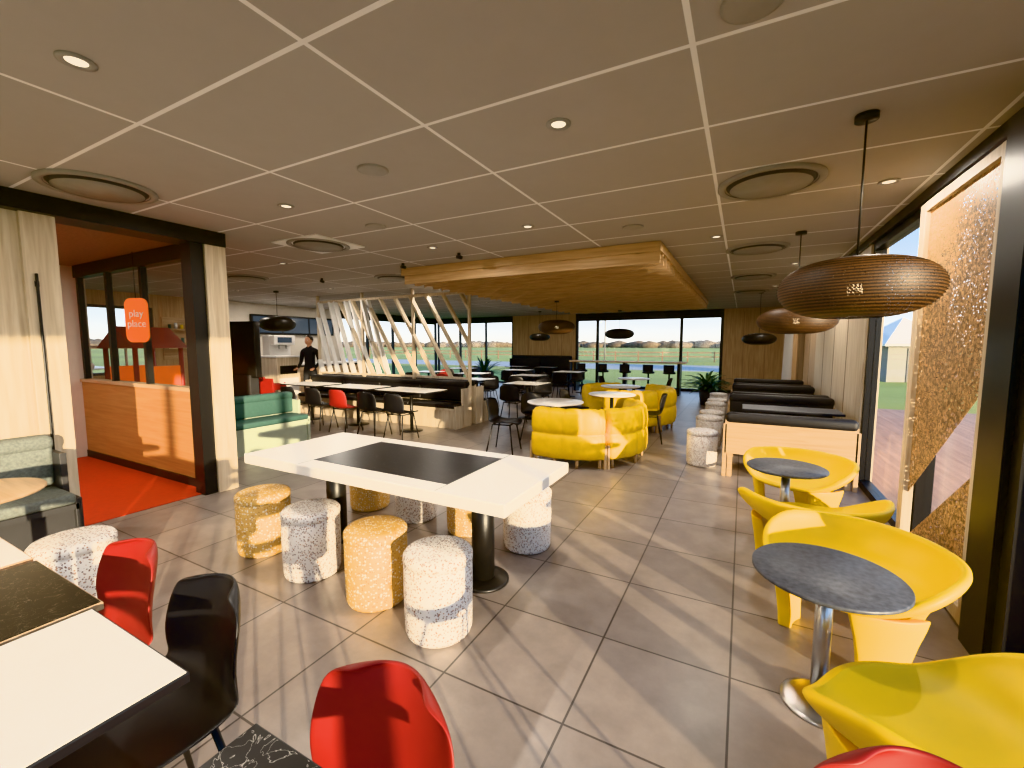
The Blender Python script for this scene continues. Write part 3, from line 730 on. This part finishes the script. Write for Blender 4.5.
# ---------------------------------------------------------------- exterior
b=B('ground_outside'); b.box(-400,400,-300,500,-0.4,-0.2,'grass'); b.obj()
b=B('terrace_deck'); b.box(XW+0.16,6.0,-3,14,-0.2,-0.06,'deck'); b.obj()
b=B('parking_road'); b.box(-60,60,31,40,-0.2,-0.19,'asphalt'); b.obj()
b=B('tree_line')
for i in range(420):
    x=random.uniform(-380,300); y=random.uniform(260,330); r=random.uniform(2,4.5)
    b.ico((x,y,r*.3),r,'tree',1,(1.8,1,.75),.15)
for i in range(160):
    b.ico((random.uniform(190,240),random.uniform(-60,280),1),random.uniform(2,5),'tree',1,(1,1.8,.8),.15)
for i in range(160):
    b.ico((random.uniform(-300,-260),random.uniform(-60,280),1),random.uniform(2,5),'tree',1,(1,1.8,.8),.15)
b.obj()
b=B('garden_pavilion')
b.box(-1.3,1.3,-1.3,1.3,0,1.7,'grey'); b.poly([(-1.6,-1.6,1.7),(1.6,-1.6,1.7),(1.6,1.6,1.7),(-1.6,1.6,1.7)],'white',(0,0,.08))
tb=bmesh.new(); bmesh.ops.create_cone(tb,cap_ends=True,segments=4,radius1=2.3,radius2=0.05,depth=1.3); b.put(tb,'wall',Matrix.Translation((0,0,2.43))@Matrix.Rotation(PI/4,4,'Z'))
b.box(-.5,.5,-1.33,-1.3,0,1.6,'darkgrey'); b.obj((6.9,28,-.2),.3)
b=B('wooden_fence')
for i in range(40):
    b.box(-.05,.05,-.05,.05,0,1.1,'brown',mtx=Matrix.Translation((-50+i*2.5,48,-.2)))
b.box(-50,48,47.97,48.03,.3,.4,'brown'); b.box(-50,48,47.97,48.03,.7,.8,'brown'); b.obj()
b=B('street_lamp'); b.cyl((0,0,0),(0,0,6),.07,'grey'); b.cyl((0,0,6),(1,0,6.3),.05,'grey'); b.box(.8,1.5,-.12,.12,6.25,6.35,'grey'); sl=b.me()
for p in [(-12,42),(2,45),(-30,43)]: place('street_lamp',sl,(p[0],p[1],-.2))

# ---------------------------------------------------------------- light
W=bpy.data.worlds.new('World'); S.world=W; W.use_nodes=True
nt=W.node_tree; bg=nt.nodes['Background']
tc=nt.nodes.new('ShaderNodeTexCoord'); sx=nt.nodes.new('ShaderNodeSeparateXYZ'); rp=nt.nodes.new('ShaderNodeValToRGB')
e=rp.color_ramp.elements; e[0].position=0.0; e[0].color=lin((248,242,232)); e[1].position=1.0; e[1].color=lin((100,142,206))
for pos,c in ((0.05,(228,234,240)),(0.2,(172,204,238)),(0.5,(132,172,224))):
    k=e.new(pos); k.color=lin(c)
nt.links.new(tc.outputs['Generated'],sx.inputs[0]); nt.links.new(sx.outputs['Z'],rp.inputs['Fac']); nt.links.new(rp.outputs['Color'],bg.inputs[0])
bg.inputs[1].default_value=2.1
d=Vector((-0.84,0.54,-math.tan(math.radians(7.5)))).normalized()
L=bpy.data.lights.new('sun','SUN'); L.energy=10.5; L.angle=math.radians(0.8); L.color=(1,0.79,0.52)
o=bpy.data.objects.new('sun',L); o.rotation_euler=d.to_track_quat('-Z','Y').to_euler(); o.location=(20,-20,12); COL.objects.link(o)

# ---------------------------------------------------------------- camera
cam=bpy.data.cameras.new('camera'); cam.sensor_width=36; cam.lens=433/1024*36; cam.clip_start=0.05; cam.clip_end=1500
co=bpy.data.objects.new('camera',cam); co.location=(0,0,1.55); co.rotation_euler=(math.radians(90-5.15),0,math.radians(28)); COL.objects.link(co)
S.camera=co
try: S.view_settings.view_transform='Khronos PBR Neutral'
except Exception as ex: print(ex)
S.view_settings.exposure=0.35
